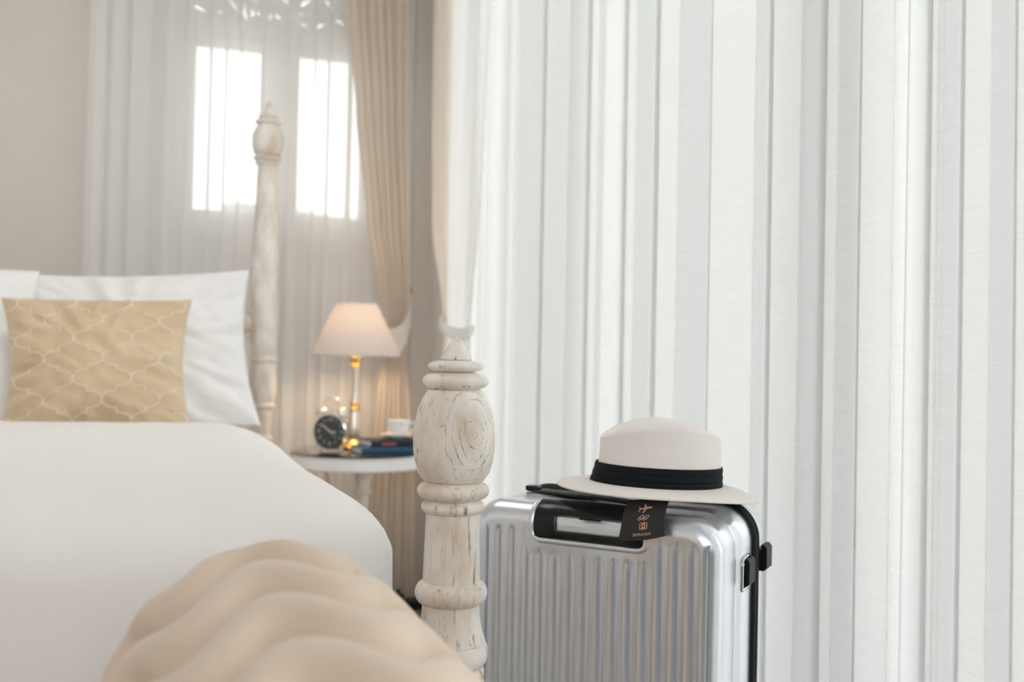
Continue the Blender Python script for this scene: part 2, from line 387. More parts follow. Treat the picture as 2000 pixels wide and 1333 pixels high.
def lerp_tab(tab, z):
    for (z0, a0), (z1, a1) in zip(tab, tab[1:]):
        if z0 <= z <= z1:
            t = (z - z0) / (z1 - z0); t = t * t * (3 - 2 * t) * .5 + t * .5
            return tuple(p + (q - p) * t for p, q in zip(a0, a1))
    return tab[-1][1] if z > tab[-1][0] else tab[0][1]
def drape(tab, n_pl, place, rows=70, ncol=220, seed=0):
    """tab: z -> (left, right, pleat depth)"""
    mb = MB(); zt = tab[-1][0]
    ph = [random.uniform(-.7, .7) for _ in range(n_pl + 2)]
    def fn(u, vv):
        z = tab[0][0] + (zt - tab[0][0]) * vv; l, r, a = lerp_tab(tab, z)
        k = u * n_pl; j = ph[int(k)] * (1 - (k % 1)) + ph[int(k) + 1] * (k % 1)
        s = l + (r - l) * (u + .25 / n_pl * sin(4 * pi * k) * .35)
        o = a * sin(2 * pi * k + j) + .3 * a * sin(2 * pi * k * .37 + seed + z)
        return place(s, o, z)
    return mb.grid(fn, ncol, rows)
# cream drape tied back beside the lamp
t1 = thing('tied_drape', 'cream drape tied back to a brass hook behind the bedside lamp', 'curtain', (.82, 3.73, 0), group='cream tied back drapes')
tab = [(.008, (.745, .955, .026)), (.45, (.765, .945, .022)), (.80, (.795, .915, .014)), (.93, (.812, .905, .010)), (1.00, (.822, .897, .009)), (1.06, (.812, .905, .012)), (1.18, (.790, .912, .018)), (1.40, (.745, .905, .022)), (1.8, (.695, .892, .025)), (2.25, (.650, .885, .026)), (CEIL - .005, (.63, .885, .026))]
drape(tab, 7, lambda s, o, z: (s - .82, o, z)).build('drape_cloth', M['drape'], t1, angle=None)
def tie(pts, wd, th=.008):
    mb = MB(); n = len(pts)
    def fn(u, vv):
        i = min(n - 1, int(round(u * (n - 1)))); p = pts[i]; t = (vv - .5) * 2
        k = wd(i / (n - 1))
        return (p[0], p[1], p[2] + t * k)
    return mb.grid(fn, n, 9)
P = smooth_path([(.925 - .82, .045, 1.125), (.915 - .82, -.03, 1.07), (.885 - .82, -.045, .985), (.845 - .82, -.045, .955), (.810 - .82, -.035, .965), (.802 - .82, .0, .985), (.84 - .82, .03, 1.03), (.90 - .82, .04, 1.10)], 3)
bnd = tie(P, lambda t: .026 + .030 * sin(pi * t)); o = bnd.build('tieback', M['drape'], t1, angle=None); md = o.modifiers.new('s', 'SOLIDIFY'); md.thickness = .006
hk = MB(); hk.lathe([(.001, 0), (.014, .002), (.016, .008), (.010, .014), (.006, .02), (.006, .05), (.011, .056), (.014, .064), (.011, .074), (.001, .078)], 20)
hk.xf(Matrix.Translation((.935, WY, 1.155)) @ Matrix.Rotation(pi / 2, 4, 'X'))
hk.tube([(.935, WY - .06, 1.155), (.935, WY - .09, 1.15), (.93, WY - .105, 1.165), (.925, WY - .10, 1.185)], .007, 10)
o = hk.build('curtain_hook', M['brass']); tag(o, 'small brass holdback hook on the wall right of the bedside lamp', 'hook')
# cream drape on the balcony side
t2 = thing('tied_drape', 'narrow cream drape tied back in the room corner, left of the white lined curtain', 'curtain', (.975, 3.25, 0), group='cream tied back drapes')
tab = [(.008, (3.30, 3.52, .020)), (.6, (3.33, 3.50, .016)), (.95, (3.36, 3.44, .010)), (1.01, (3.37, 3.435, .009)), (1.08, (3.37, 3.455, .011)), (1.38, (3.37, 3.60, .020)), (1.8, (3.37, 3.635, .022)), (2.25, (3.37, 3.655, .024)), (CEIL - .005, (3.37, 3.66, .024))]
drape(tab, 4, lambda s, o, z: (o * .9, s - 3.25, z), seed=2).build('drape_cloth', M['drape'], t2, angle=None)
t3 = thing('tied_sheer', 'white lined curtain tied back low between the cream drape and the wide voile', 'curtain', (.955, 3.2, 0))
tab = [(.008, (3.00, 3.30, .018)), (.6, (3.04, 3.33, .014)), (.95, (3.09, 3.355, .009)), (1.01, (3.10, 3.36, .008)), (1.08, (3.085, 3.365, .011)), (1.38, (3.03, 3.375, .014)), (1.8, (2.99, 3.375, .016)), (2.25, (2.955, 3.375, .016)), (CEIL - .005, (2.93, 3.375, .016))]
drape(tab, 4, lambda s, o, z: (o * .8, s - 3.2, z), seed=4).build('curtain_cloth', M['lining'], t3, angle=None)
P = smooth_path([(.02, 3.44 - 3.2, 1.05), (-.02, 3.42 - 3.2, 1.035), (-.022, 3.3 - 3.2, 1.0), (-.022, 3.16 - 3.2, .985), (-.018, 3.075 - 3.2, .99), (.0, 3.065 - 3.2, 1.0), (.022, 3.12 - 3.2, 1.01)], 3)
o = tie(P, lambda t: .006 + .014 * sin(pi * t)).build('tieback', M['lining'], t3, angle=None); md = o.modifiers.new('s', 'SOLIDIFY'); md.thickness = .006

# ---------------------------------------------------------------- bed
bed = thing('four_poster_bed', 'whitewashed four poster bed with turned posts and distressed paint', 'bed', (-.49, 2.38, 0))
def z_of(y): return .93 + (688 - y) * .00066
k = .00066
def torus_prof(r, y0, y1, rin, n=9):
    return [(rin + (r - rin) * (sin(pi * i / (n - 1)) ** .6), y0 + (y1 - y0) * i / (n - 1)) for i in range(n)]
def post_profile(foot=True):
    p = [(.3, 655), (6, 661), (19, 680), (29, 696), (31, 700), (30, 703), (26, 704)]
    p += torus_prof(55, 704, 727, 34); p += torus_prof(65, 728, 760, 45)
    p += [(54, 762), (62, 775), (71, 795), (77, 820), (80, 850), (80, 875), (77, 900), (70, 922), (60, 936), (55, 940)]
    fin = len(p)
    p += torus_prof(71, 940, 975, 54); p += torus_prof(62, 976, 1002, 52)
    p += [(52, 1004), (52, 1012), (54, 1060), (56, 1125), (56, 1132)]
    p += torus_prof(71, 1133, 1178, 56); p += [(56, 1180), (57, 1200), (61, 1225), (66, 1242), (69, 1250)]
    p += torus_prof(75, 1250, 1296, 66); p += torus_prof(68, 1298, 1322, 60); p += [(60, 1325), (60, 1400), (62, 1460)] + torus_prof(74, 1462, 1500, 62)
    return p, fin
pp, fin = post_profile()
def make_post(x, y, m, prof, fin, zb):
    q = [(r, z) for r, z in prof]
    post = MB().lathe(list(reversed(q[fin - 1:])), 64); post.box((0, 0, zb / 2), (.10, .10, zb), .006)
    po = post.build('bedpost', m, bed, loc=(x + .49, y - 2.38, 0))
    MB().lathe(list(reversed(q[:fin])), 64).build('finial', m, po)
    return po
FP = [(r * k, z_of(y)) for r, y in pp]
for x in (.374, -1.354): make_post(x, 1.271, M['post_wood'], FP, fin, .40)
kk = .001703
def zr(y): return .93 + (681 - y) * kk
rp = [(.3, 195), (3, 200), (9, 214), (13, 222), (13, 225), (10, 226)] + torus_prof(20, 226, 233, 12) + torus_prof(26, 234, 244, 17) + [(20, 245), (26, 254), (30, 265), (31, 276), (30, 290), (26, 302), (21, 306)]
rf = len(rp)
rp += torus_prof(28, 306, 315, 20) + torus_prof(24, 316, 324, 19) + [(18.5, 326), (19, 340), (21, 400), (24, 470), (28, 530), (29, 560), (28.5, 600), (26, 660), (25, 692)] + torus_prof(28, 695, 710, 24) + [(25, 712), (26, 735), (26, 765), (22, 785)] + torus_prof(25, 787, 799, 21) + [(19, 801), (18, 850)] + torus_prof(22, 850, 864, 18) + [(20, 866), (22, 900), (22, 990)]
RP = [(r * kk, zr(y)) for r, y in rp]
for x in (.357, -1.337): make_post(x, 3.481, M['head_wood'], RP, rf, .42)
b = MB(); b.box((0, 3.485 - 2.38, .70), (1.64, .035, .60), .01); b.box((0, 3.485 - 2.38, 1.01), (1.64, .05, .05), .012); b.build('headboard', M['head_wood'], bed)
for x in (.33, -1.31): MB().box((x + .49, 0, .30), (.035, 2.1, .16), .006).build('side_rail', M['head_wood'], bed)
MB().box((0, 1.271 - 2.38, .30), (1.62, .035, .16), .006).build('foot_rail', M['head_wood'], bed)

def rrect(x0, x1, y0, y1, r, grow, ns=(40, 40), nc=20):
    P = []; cs = ((x1 - r, y1 - r, 0), (x0 + r, y1 - r, 90), (x0 + r, y0 + r, 180), (x1 - r, y0 + r, 270)); R = r + grow
    for i, (cx, cy, a0) in enumerate(cs):
        arc = [(cx + R * cos(radians(a0 + 90 * j / nc)), cy + R * sin(radians(a0 + 90 * j / nc))) for j in range(nc + 1)]
        P += arc; nx, ny, na = cs[(i + 1) % 4]; e = (nx + R * cos(radians(na)), ny + R * sin(radians(na))); st = arc[-1]; m = ns[i % 2]
        P += [(st[0] + (e[0] - st[0]) * j / m, st[1] + (e[1] - st[1]) * j / m) for j in range(1, m)]
    return P
def loft(loops, cap0=True, cap1=True):
    mb = MB(); n = len(loops[0]); v = [p for l in loops for p in l]
    f = [(j * n + i, j * n + (i + 1) % n, (j + 1) * n + (i + 1) % n, (j + 1) * n + i) for j in range(len(loops) - 1) for i in range(n)]
    if cap0: f.append(tuple(range(n - 1, -1, -1)))
    if cap1: f.append(tuple((len(loops) - 1) * n + i for i in range(n)))
    return mb.add(v, f)
# mattress
L = []
for g, z in ((-.03, .385), (0, .41), (0, .63), (-.015, .655), (-.04, .668)): L.append([(x, y, z) for x, y in rrect(-1.30, .30, 1.46, 3.42, .10, g)])
o = loft(L).build('mattress', M['sheet'], angle=50); tag(o, 'mattress in a white fitted sheet under the duvet and pillows', 'mattress')
# duvet: crowned top, rounded shoulders, hanging sides
X0, X1, YA, YB = -1.22, .16, 1.50, 2.70
Rr = .17
def duvet_pt(x, y, d):
    """d: distance outward from the flat core (negative inside)"""
    zt = .733 + .008 * sin(2.3 * x) * sin(1.7 * y)
    return zt
loops = []
cx, cy = (X0 + X1) / 2, (YA + YB) / 2
NS = (60, 60)
base = rrect(X0, X1, YA, YB, .06, 0, NS)
for s in [0.02, .1, .2, .3, .4, .5, .6, .7, .78, .85, .9, .95, 1.0]:
    loops.append([(cx + (x - cx) * s, cy + (y - cy) * s, 0.) for x, y in base])
depths = [0.] * len(loops)
for i in range(1, 17): loops.append([(x, y, 0.) for x, y in rrect(X0, X1, YA, YB, .06, Rr * sin(pi / 2 * i / 16), NS)]); depths.append(.115 * (1 - cos(pi / 2 * i / 16)) )
for i in range(1, 26): loops.append([(x, y, 0.) for x, y in rrect(X0, X1, YA, YB, .06, Rr + .0005 * i, NS)]); depths.append(.115 + .0165 * i)
out = []
for li, (lp, dp) in enumerate(zip(loops, depths)):
    o_ = []
    for x, y, _ in lp:
        crown = .012 * exp(-((x + .5) / .7) ** 2)
        z = .735 + crown - dp
        z += .006 * noise.noise(Vector((x * 3, y * 3, 1.7))) + .0035 * noise.noise(Vector((x * 9, y * 5, 4)))
        hang_ = max(0, dp - .05)
        if y > YB + .02 and dp > .04: z = max(z, .672); y = min(y, YB + .07 + .01 * noise.noise(Vector((x * 4, 0, 3))))
        elif hang_ > 0:
            nx, ny = (x - max(X0, min(X1, x))), (y - max(YA, min(YB, y))); l = math.hypot(nx, ny) or 1
            w_ = .016 * min(1, hang_ / .2) * noise.noise(Vector((x * 5, y * 5, z * 1.2)))
            ang = math.atan2(ny, nx)
            if x > X1 - .02: w_ += (.013 * exp(-((ang + .12) / .16) ** 2) - .011 * exp(-((ang + .5) / .16) ** 2)) * min(1, hang_ / .05) * exp(-(max(0, y - 1.5) / .22) ** 2)
            # folded corner at the foot
            cr = exp(-(((x - .27) / .12) ** 2 + ((y - 1.42) / .14) ** 2)) * min(1, hang_ / .06)
            w_ += .0045 * cr * sin(22 * (y - x)); x += nx / l * w_; y += ny / l * w_
        if x > 0: x += .016 * exp(-((y - 1.46) / .30) ** 2) * min(1, max(0, (x - .1) / .2))
        o_.append((x, y, z))
    out.append(o_)
o = loft(out, cap1=False).build('duvet', M['duvet'], angle=None)
tag(o, 'plump white duvet spread over the bed and hanging over its side and foot', 'duvet')

# pillows
def pillow_fn(wd, ht, th, ear=.07, wr=.004, seed=0, p=2.2, earx=0):
    def pos(u, v):
        au, av = abs(u), abs(v)
        x = wd / 2 * u * (1 - (earx or ear) * (1 - v * v)); y = ht / 2 * v * (1 - ear * (1 - u * u))
        t = th * ((1 - au ** p) * (1 - av ** p)) ** .55
        n = noise.noise(Vector((u * 3 + seed, v * 3, seed))) + .6 * noise.noise(Vector((u * 7 + v * 5, v * 6 + seed, 2)))
        e = max(au, av) ** 3
        rad = math.atan2(v, u); n2 = noise.noise(Vector((rad * 6 + seed, 1.3, seed))) * e * (1 - max(au, av) ** 8) * 1.8
        t += wr * (n * (1 - max(au, av) ** 10) + 2.2 * n2)
        return x, y, max(t, 0.0008)
    return pos
def pillow_mesh(fn, nu=70, nv=56, flop=None):
    mb = MB()
    for sgn in (-1, 1):
        def g(a, b):
            u = sin((a - .5) * pi); v = sin((b - .5) * pi); x, y, t = fn(u, v)
            return (x, sgn * t, y)
        mb.grid(g, nu, nv)
    return mb
def place_mb(mb, loc, rx, ry=0, rz=0):
    return mb.xf(Matrix.Translation(loc) @ Matrix.Rotation(rz, 4, 'Z') @ Matrix.Rotation(rx, 4, 'X') @ Matrix.Rotation(ry, 4, 'Y'))
def weld(o, d=.0012):
    bm = bmesh.new(); bm.from_mesh(o.data); bmesh.ops.remove_doubles(bm, verts=bm.verts, dist=d); bmesh.ops.recalc_face_normals(bm, faces=bm.faces); bm.to_mesh(o.data); bm.free(); o.data.shade_smooth()
pf = pillow_fn(.77, .515, .075, .085, .016, 3)
o = place_mb(pillow_mesh(pf, 110, 90), (-.075, 3.25, .917), radians(-20), radians(-3.2)).build('pillow', M['sheet'], angle=None); weld(o)
tag(o, 'large white pillow standing behind the gold cushion, next to the head post', 'pillow', 'white pillows on the bed')
pf2 = pillow_fn(.82, .505, .07, .03, .009, 8)
o = place_mb(pillow_mesh(pf2, 110, 90), (-.715, 3.11, .912), radians(-22), radians(1.5)).build('pillow', M['sheet'], angle=None); weld(o)
tag(o, 'white pillow cut off at the left edge of the photo, left of the gold cushion', 'pillow', 'white pillows on the bed')
# gold cushion with an ogee trellis
gc = thing('gold_cushion', 'gold satin cushion with a pale trellis pattern leaning on the white pillows', 'cushion', (-.128, 2.985, .866))
gc.rotation_euler = (radians(-17), radians(-1.4), 0)
GW, GH = .488, .40
gf = pillow_fn(GW, GH, .072, .03, .009, 5, earx=.11)
o = pillow_mesh(gf, 90, 80).build('cushion_cover', M['gold'], gc, angle=None); weld(o)
half = [(0, 0), (.004, .12), (.03, .235), (.11, .32), (.22, .375), (.34, .415), (.405, .43), (.415, .45), (.418, .475), (.5, .5)]
cw, ch = .143, .0555
tb = MB()
def on_cushion(x, z):
    u = x / (GW / 2); v = z / (GH / 2)
    for _ in range(4):
        X, Z, t = gf(max(-1, min(1, u)), max(-1, min(1, v))); u += (x - X) / (GW / 2); v += (z - Z) / (GH / 2)
    if abs(u) > .993 or abs(v) > .993: return None
    return (x, -gf(u, v)[2] - .0004, z)
def link(xa, za, sx):
    pts = [(.5 * p, .5 * q) for p, q in [(0, 0)]]
    H = [(a, b) for a, b in ((0, 0), (.01, .09), (.04, .18), (.12, .27), (.24, .34), (.38, .375), (.47, .385), (.495, .388), (.499, .40), (.5, .45))]
    full = H + [(1 - a, 1 - b) for a, b in reversed(H)]
    seg = []
    for a, b in smooth_path(full, 1):
        p = on_cushion(xa + sx * a * cw / 2, za + b * ch)
        if p: seg.append(p)
        elif len(seg) > 3: tb.tube(seg, .0018, 6); seg = []
        else: seg = []
    if len(seg) > 3: tb.tube(seg, .0018, 6)
for r in range(-5, 5):
    for c in range(-4, 5):
        xa = c * cw + (cw / 2 if r % 2 else 0) + .012; za = r * ch + .010
        link(xa, za, 1); link(xa, za, -1)
tb.build('trellis_embroidery', M['gold_thread'], gc, angle=None)['label'] = 'pale gold trellis piping'

# ---------------------------------------------------------------- tufted bench at the foot of the bed
bn = thing('tufted_bench', 'beige button tufted bench with a rolled arm at the foot of the bed', 'bench', (.125, .85, 0))
AR, AZ, YL0, YL1 = .158, .588, -.36, .215
ZP, SP = .135, .125
def arm_pt(u, vv):
    th = -pi * .20 + (pi * 1.40) * u; y = YL0 + (YL1 - YL0) * vv
    e = min(1, (YL1 - y) / .085); e0 = min(1, (y - YL0) / .085)
    sc = sqrt(max(0, 1 - (1 - e) ** 2)) * sqrt(max(0, 1 - (1 - e0) ** 2)); sc = .45 + .55 * sc
    arc = th * AR; v_ = (y - .075 - .034 * cos(2 * pi * (arc - .213) / ZP)) / SP
    dy = (v_ - round(v_)) * SP; h_ = (arc - .213) / (ZP / 2); da = (h_ - round(h_)) * ZP / 2
    puff = abs(sin(pi * v_)) ** .55
    r = AR * sc + (.021 * puff - .017 - .030 * exp(-((da / .021) ** 2 + (dy / .022) ** 2))) * sc
    return (-r * cos(th) * (1.02 if cos(th) > 0 else .86), y, AZ + r * sin(th))
mb = MB().grid(arm_pt, 170, 150)
n_ = 170
mb.f.append(tuple(range(n_))); mb.m.append(0); mb.f.append(tuple(149 * n_ + i for i in range(n_ - 1, -1, -1))); mb.m.append(0)
mb.build('rolled_arm', M['bench'], bn, angle=None)
for i in range(-4, 6):
    for j in range(-4, 3):
        # buttons sit in the pits along each zigzag pleat
        th = (.213 + i * ZP / 2) / AR; y = .075 + j * SP + .034 * (1 if i % 2 == 0 else -1)
        if not (-.3 < th < pi + .3) or not (YL0 + .05 < y < YL1 - .04): continue
        r = AR - .047
        MB().ball((0, 0, 0), .011, 8, (1, 1, .6)).xf(Matrix.Translation((-r * cos(th) * 1.02, y, AZ + r * sin(th))) @ Vector((-cos(th), 0, sin(th))).to_track_quat('Z', 'Y').to_matrix().to_4x4()).build('button', M['bench_button'], bn)
b = MB(); b.box((0, -.07, .26), (.24, .52, .36), .03); b.build('arm_base', M['bench'], bn)
MB().box((-.72, -.07, .40), (1.24, .50, .12), .04, seg=4).build('seat', M['bench'], bn)
MB().box((-.72, -.07, .28), (1.24, .50, .12), .02).build('seat_frame', M['bench'], bn)
MB().grid(lambda u, v: tuple(Vector(arm_pt(u, v)) + Vector((-1.44, 0, 0))), 90, 60).build('rolled_arm', M['bench'], bn, angle=None)
MB().box((-1.44, -.07, .26), (.24, .52, .36), .03).build('arm_base', M['bench'], bn)
for x in (.07, -1.5):
    for y in (-.28, .14): MB().lathe([(.016, 0), (.02, .02), (.026, .06), (.03, .085)], 16).build('leg', M['dark_wood'], bn, loc=(x, y, 0))

# ---------------------------------------------------------------- bedside table and what stands on it
TZ = .594
tbl = thing('bedside_table', 'round white pedestal bedside table with a black glass top', 'table', (.673, 3.42, 0))
MB().lathe([(.001, TZ - .006), (.222, TZ - .006), (.226, TZ - .004), (.226, TZ - .001), (.222, TZ), (.001, TZ)], 96).build('glass_top', M['black_glass'], tbl)['label'] = 'black glass top'
MB().lathe([(.001, TZ - .052), (.219, TZ - .052), (.225, TZ - .048), (.226, TZ - .038), (.224, TZ - .014), (.228, TZ - .010), (.228, TZ - .007), (.001, TZ - .0065)], 96).build('apron', M['white_wood'], tbl)
pr = [(.028, .10), (.022, .13), (.016, .2), (.014, .30), (.017, .40), (.019, .445)] + [(r, z) for r, z in torus_prof(.027, .448, .466, .020)] + [(.021, .468), (.023, .49), (.027, .50)] + torus_prof(.030, .502, .516, .024) + [(.026, .518), (.028, .5425)]
MB().lathe(pr, 32).build('pedestal', M['head_wood'], tbl, loc=(.012, -.03, 0))
for kx in range(3):
    a = radians(90 + 120 * kx); P = smooth_path([(0, 0, .13), (.06, 0, .115), (.13, 0, .05), (.19, 0, .018)], 2)
    MB().tube(P, lambda t: .02 - .006 * t, 10).xf(Matrix.Rotation(a, 4, 'Z')).build('foot', M['white_wood'], tbl, loc=(.012, -.03, 0))

lamp = thing('table_lamp', 'lit table lamp with grey beige empire shade and slim metal stem', 'lamp', (.67, 3.50, TZ))
q = .001757
sh = MB(); zb, zt, rb, rt_ = .318, .497, .156, .069
def shf(u, v):
    a = 2 * pi * u; r = rb + (rt_ - rb) * v; return (r * cos(a), r * sin(a), zb + (zt - zb) * v)
sh.grid(shf, 72, 12, cu=True)
o = sh.build('lamp_shade', M['shade'], lamp, angle=None); o['label'] = 'grey beige linen shade glowing near the top'
for r, z in ((rb, zb), (rt_, zt)): MB().tube([(r * cos(2 * pi * i / 72), r * sin(2 * pi * i / 72), z) for i in range(72)], .0025, 8, closed=True).build('shade_rim', M['shade'], lamp)
for a in (0, pi / 2): MB().tube([(-rt_ * cos(a), -rt_ * sin(a), zt), (rt_ * cos(a), rt_ * sin(a), zt)], .0015, 6).build('shade_spoke', M['brass'], lamp)
MB().lathe([(.017, .275), (.0175, .282), (.014, .290), (.016, .296), (.021, .302), (.021, .314), (.015, .318), (.013, .365), (.001, .367)], 24).build('socket', M['brass'], lamp)
MB().lathe([(.020, .030), (.024, .045), (.0225, .075), (.0165, .115), (.0145, .128)], 28).build('stem_bottle', M['champagne'], lamp)
MB().lathe([(.015, .128), (.018, .131), (.0185, .137), (.014, .141), (.013, .146), (.0175, .149), (.0175, .155), (.013, .158)], 28).build('collar', M['brass'], lamp)
MB().lathe([(.0135, .158), (.0115, .175), (.0095, .205), (.0105, .235), (.0130, .268), (.0150, .276)], 28).build('stem', M['champagne'], lamp)
MB().lathe([(.050, 0), (.052, .006), (.046, .012), (.034, .016), (.028, .024), (.020, .031)], 36).build('base', M['brass'], lamp)
bl = MB().ball((0, 0, .411), .015, 12); e = mat('warm_bulb', (1, .8, .55), .5); e.node_tree.nodes['Principled BSDF'].inputs['Emission Color'].default_value = (1, .62, .3, 1); e.node_tree.nodes['Principled BSDF'].inputs['Emission Strength'].default_value = 4
ob = bl.build('bulb', e, lamp)
ob.visible_shadow = True
lb.data.use_shadow = True
cdp = smooth_path([(-.04, .03, .004), (-.07, .12, .004), (-.08, .166, -.01), (-.075, .17, -.06), (-.05, .165, -.16), (-.02, .16, -.30), (.02, .14, -.45), (.06, .15, -.56), (.14, .12, -.585)], 3)
MB().tube(cdp, .003, 8).build('power_cord', M['brown_cord'], lamp)

# twin bell alarm clock
ck = thing('alarm_clock', 'small chrome twin bell alarm clock with a dark dial', 'clock', (.578, 3.40, TZ), radians(-33))
CR, CZ = .0585, .066
fx = Matrix.Translation((0, 0, CZ)) @ Matrix.Rotation(pi / 2, 4, 'X')
MB().lathe([(.001, -.036), (.034, -.036), (.048, -.028), (.054, -.012), (.055, .012), (.0585, .016), (.0585, .022), (.0545, .024), (.0525, .020), (.0525, .0140), (.001, .0138)], 48).xf(fx).build('case', M['silver'], ck)
MB().lathe([(.001, .0145), (.0528, .0145), (.0528, .0165), (.001, .0165)], 48).xf(fx).build('dial', M['clock_face'], ck)['label'] = 'dark grey dial'
nm = MB()
for h in range(1, 13):
    v, f = text_mesh(str(h), .0165 if h % 3 == 0 else .012); a = pi / 2 - h * pi / 6
    nm.add([(x + .040 * cos(a), y + .040 * sin(a), z + .0172) for x, y, z in v], f)
nm.xf(fx).build('numerals', M['clock_print'], ck, smooth=False)['label'] = 'white hour numerals'
for nme, a, l, wd in (('hour_hand', 95, .024, .0045), ('minute_hand', -52, .037, .0038), ('second_hand', 132, .034, .0012)):
    MB().box((0, l / 2 - .003, .0185), (wd, l, .0008)).xf(fx @ Matrix.Rotation(radians(-a), 4, 'Z')).build(nme, M['clock_print'], ck, smooth=False)
for s in (-1, 1):
    mx = Matrix.Translation((s * .036, -.002, CZ + .058)) @ Matrix.Rotation(radians(s * 28), 4, 'Y')
    bell = MB().lathe([(.0225, 0), (.0225, .004), (.020, .010), (.013, .017), (.005, .020), (.003, .022), (.003, .026), (.001, .027)], 28).xf(mx)
    bell.build('bell', M['silver'], ck)
    MB().tube([(s * .030, 0, CZ + .046), (s * .036, -.002, CZ + .060)], .003, 8).build('bell_post', M['silver'], ck)
    MB().tube([(s * .026, -.006, CZ - .048), (s * .040, -.010, .0045)], lambda t: .0045 + .0015 * t, 10).build('foot', M['silver'], ck)
MB().tube([(.034 * cos(pi * i / 16), 0, CZ + .084 + .026 * sin(pi * i / 16)) for i in range(17)], .002, 8).build('carry_handle', M['champagne'], ck)
MB().tube([(0, 0, CZ + .055), (0, 0, CZ + .076)], .002, 8).build('hammer', M['brass'], ck)

def book(name, c, d, rz, cover, label, mark=False):
    t = thing(name, label, 'book', c, rz)
    w_, l, h = d; th = .0022
    cv = MB(); cv.box((0, 0, th / 2), (w_, l, th), .0008); cv.box((0, 0, h - th / 2), (w_, l, th), .0008); cv.box((0, -l / 2 + th / 2, h / 2), (w_, th, h - .001), .0008)
    cv.build('cover', cover, t)
    MB().box((0, .0015, h / 2), (w_ - .006, l - .007, h - 2 * th)).build('pages', M['paper'], t, smooth=False)
    if mark: MB().box((-.012, -l / 2 - .0004, h / 2), (.048, .0012, .006)).build('cover_print', M['pink'], t, smooth=False)
    return t
book('blue_book', (.742, 3.345, TZ), (.195, .135, .022), radians(6), M['blue'], 'blue hardcover book lying at the bottom of the stack beside the lamp')
def notebook():
    t = thing('navy_notebook', 'dark navy notebook with a pink mark lying on the blue book', 'book', (.762, 3.36, TZ + .0222), radians(10))
    w_, l, h = .175, .12, .021
    cv = MB(); cv.box((0, 0, .0015), (w_, l, .003), .001); cv.box((0, 0, h - .0015), (w_, l, .003), .001); cv.box((0, -l / 2 + .0015, h / 2), (w_, .003, h - .001), .001)
    cv.build('cover', M['navy'], t); MB().box((0, .001, h / 2), (w_ - .006, l - .006, h - .006)).build('pages', M['paper'], t, smooth=False)
    MB().box((-.025, -l / 2 - .0003, h / 2 - .002), (.05, .001, .006)).build('cover_print', M['pink'], t, smooth=False)
notebook()
SZ = TZ + .0435
sx, sy = .790, 3.355
o = MB().lathe([(.001, .0), (.026, .0), (.028, .003), (.040, .006), (.060, .013), (.062, .0155), (.059, .0155), (.040, .009), (.024, .006), (.001, .006)], 48).build('saucer', M['porcelain'], loc=(sx, sy, SZ))
tag(o, 'white porcelain saucer on the navy notebook under the teacup', 'saucer')
cup = thing('teacup', 'white porcelain teacup with a faint grey floral print on its saucer', 'cup', (sx, sy, SZ + .006))
MB().lathe([(.018, 0), (.020, .003), (.024, .008), (.034, .022), (.0385, .040), (.0405, .056), (.0395, .0565), (.0372, .040), (.032, .022), (.022, .010), (.001, .007)], 48).build('cup_body', M['porcelain_print'], cup)
MB().tube(smooth_path([(.036, 0, .046), (.050, 0, .050), (.060, 0, .040), (.056, 0, .024), (.044, 0, .018), (.033, 0, .020)], 2), .0032, 8).xf(Matrix.Rotation(radians(-20), 4, 'Z')).build('handle', M['porcelain'], cup)

# power strip on the floor behind the bedside table
ps = thing('power_strip', 'black power strip with a plug on the floor by the drape hem', 'power strip', (.915, 3.60, 0), radians(18))
MB().box((0, 0, .020), (.20, .055, .04), .006).build('strip_body', M['black_plastic'], ps)
MB().box((-.06, -.002, .052), (.035, .032, .030), .005).build('plug', M['black_rubber'], ps)
MB().tube(smooth_path([(-.06, -.002, .066), (-.06, -.01, .085), (-.09, -.03, .085), (-.12, -.05, .04), (-.16, -.05, .008), (-.24, .01, .006)], 3), .004, 8).build('cable', M['black_rubber'], ps)

# ---------------------------------------------------------------- suitcase
SW, SH, SD = .40, .705, .235
SRZ = radians(-47.4)
sc_ = thing('suitcase', 'silver ribbed hard shell suitcase with black trolley handle beside the bedpost', 'suitcase', (.696, 1.457, 0), SRZ)
ZB = .05                       # shell starts above the wheels
RC, RE = .052, .029            # corner radius seen from the front, edge rounding
def inset(x, z):
    """distance of (x, z) inside the rounded outline"""
    hx, hz = SW / 2, (SH - ZB) / 2; zc = (SH + ZB) / 2
    qx, qz = abs(x) - (hx - RC), abs(z - zc) - (hz - RC)
    return RC - (math.hypot(max(qx, 0), max(qz, 0)) + min(max(qx, qz), 0))
def clampR(x, z):
    hx, hz = SW / 2, (SH - ZB) / 2; zc = (SH + ZB) / 2
    qx, qz = abs(x) - (hx - RC), abs(z - zc) - (hz - RC)
    if qx > 0 and qz > 0:
        l = math.hypot(qx, qz)
        if l > RC: qx *= RC / l; qz *= RC / l
        x = math.copysign(hx - RC + qx, x); z = zc + math.copysign(hz - RC + qz, z - zc)
    return x, z
PIT = .0235
RIB0, RIB1 = .1845 - 15 * .0235, .1845
def rib(x, z):
    if not RIB0 < x < RIB1: return 0
    t = ((x - RIB0) / PIT) % 1
    p = 1 - abs(2 * t - 1) ** 2.2
    zt = .672
    if -.10 < x < .105: zt = .640
    e = max(0, min(1, (zt - z) / .016)) * max(0, min(1, (z - .09) / .016)); e = e * e * (3 - 2 * e)
    return .0042 * (1 - p) * e
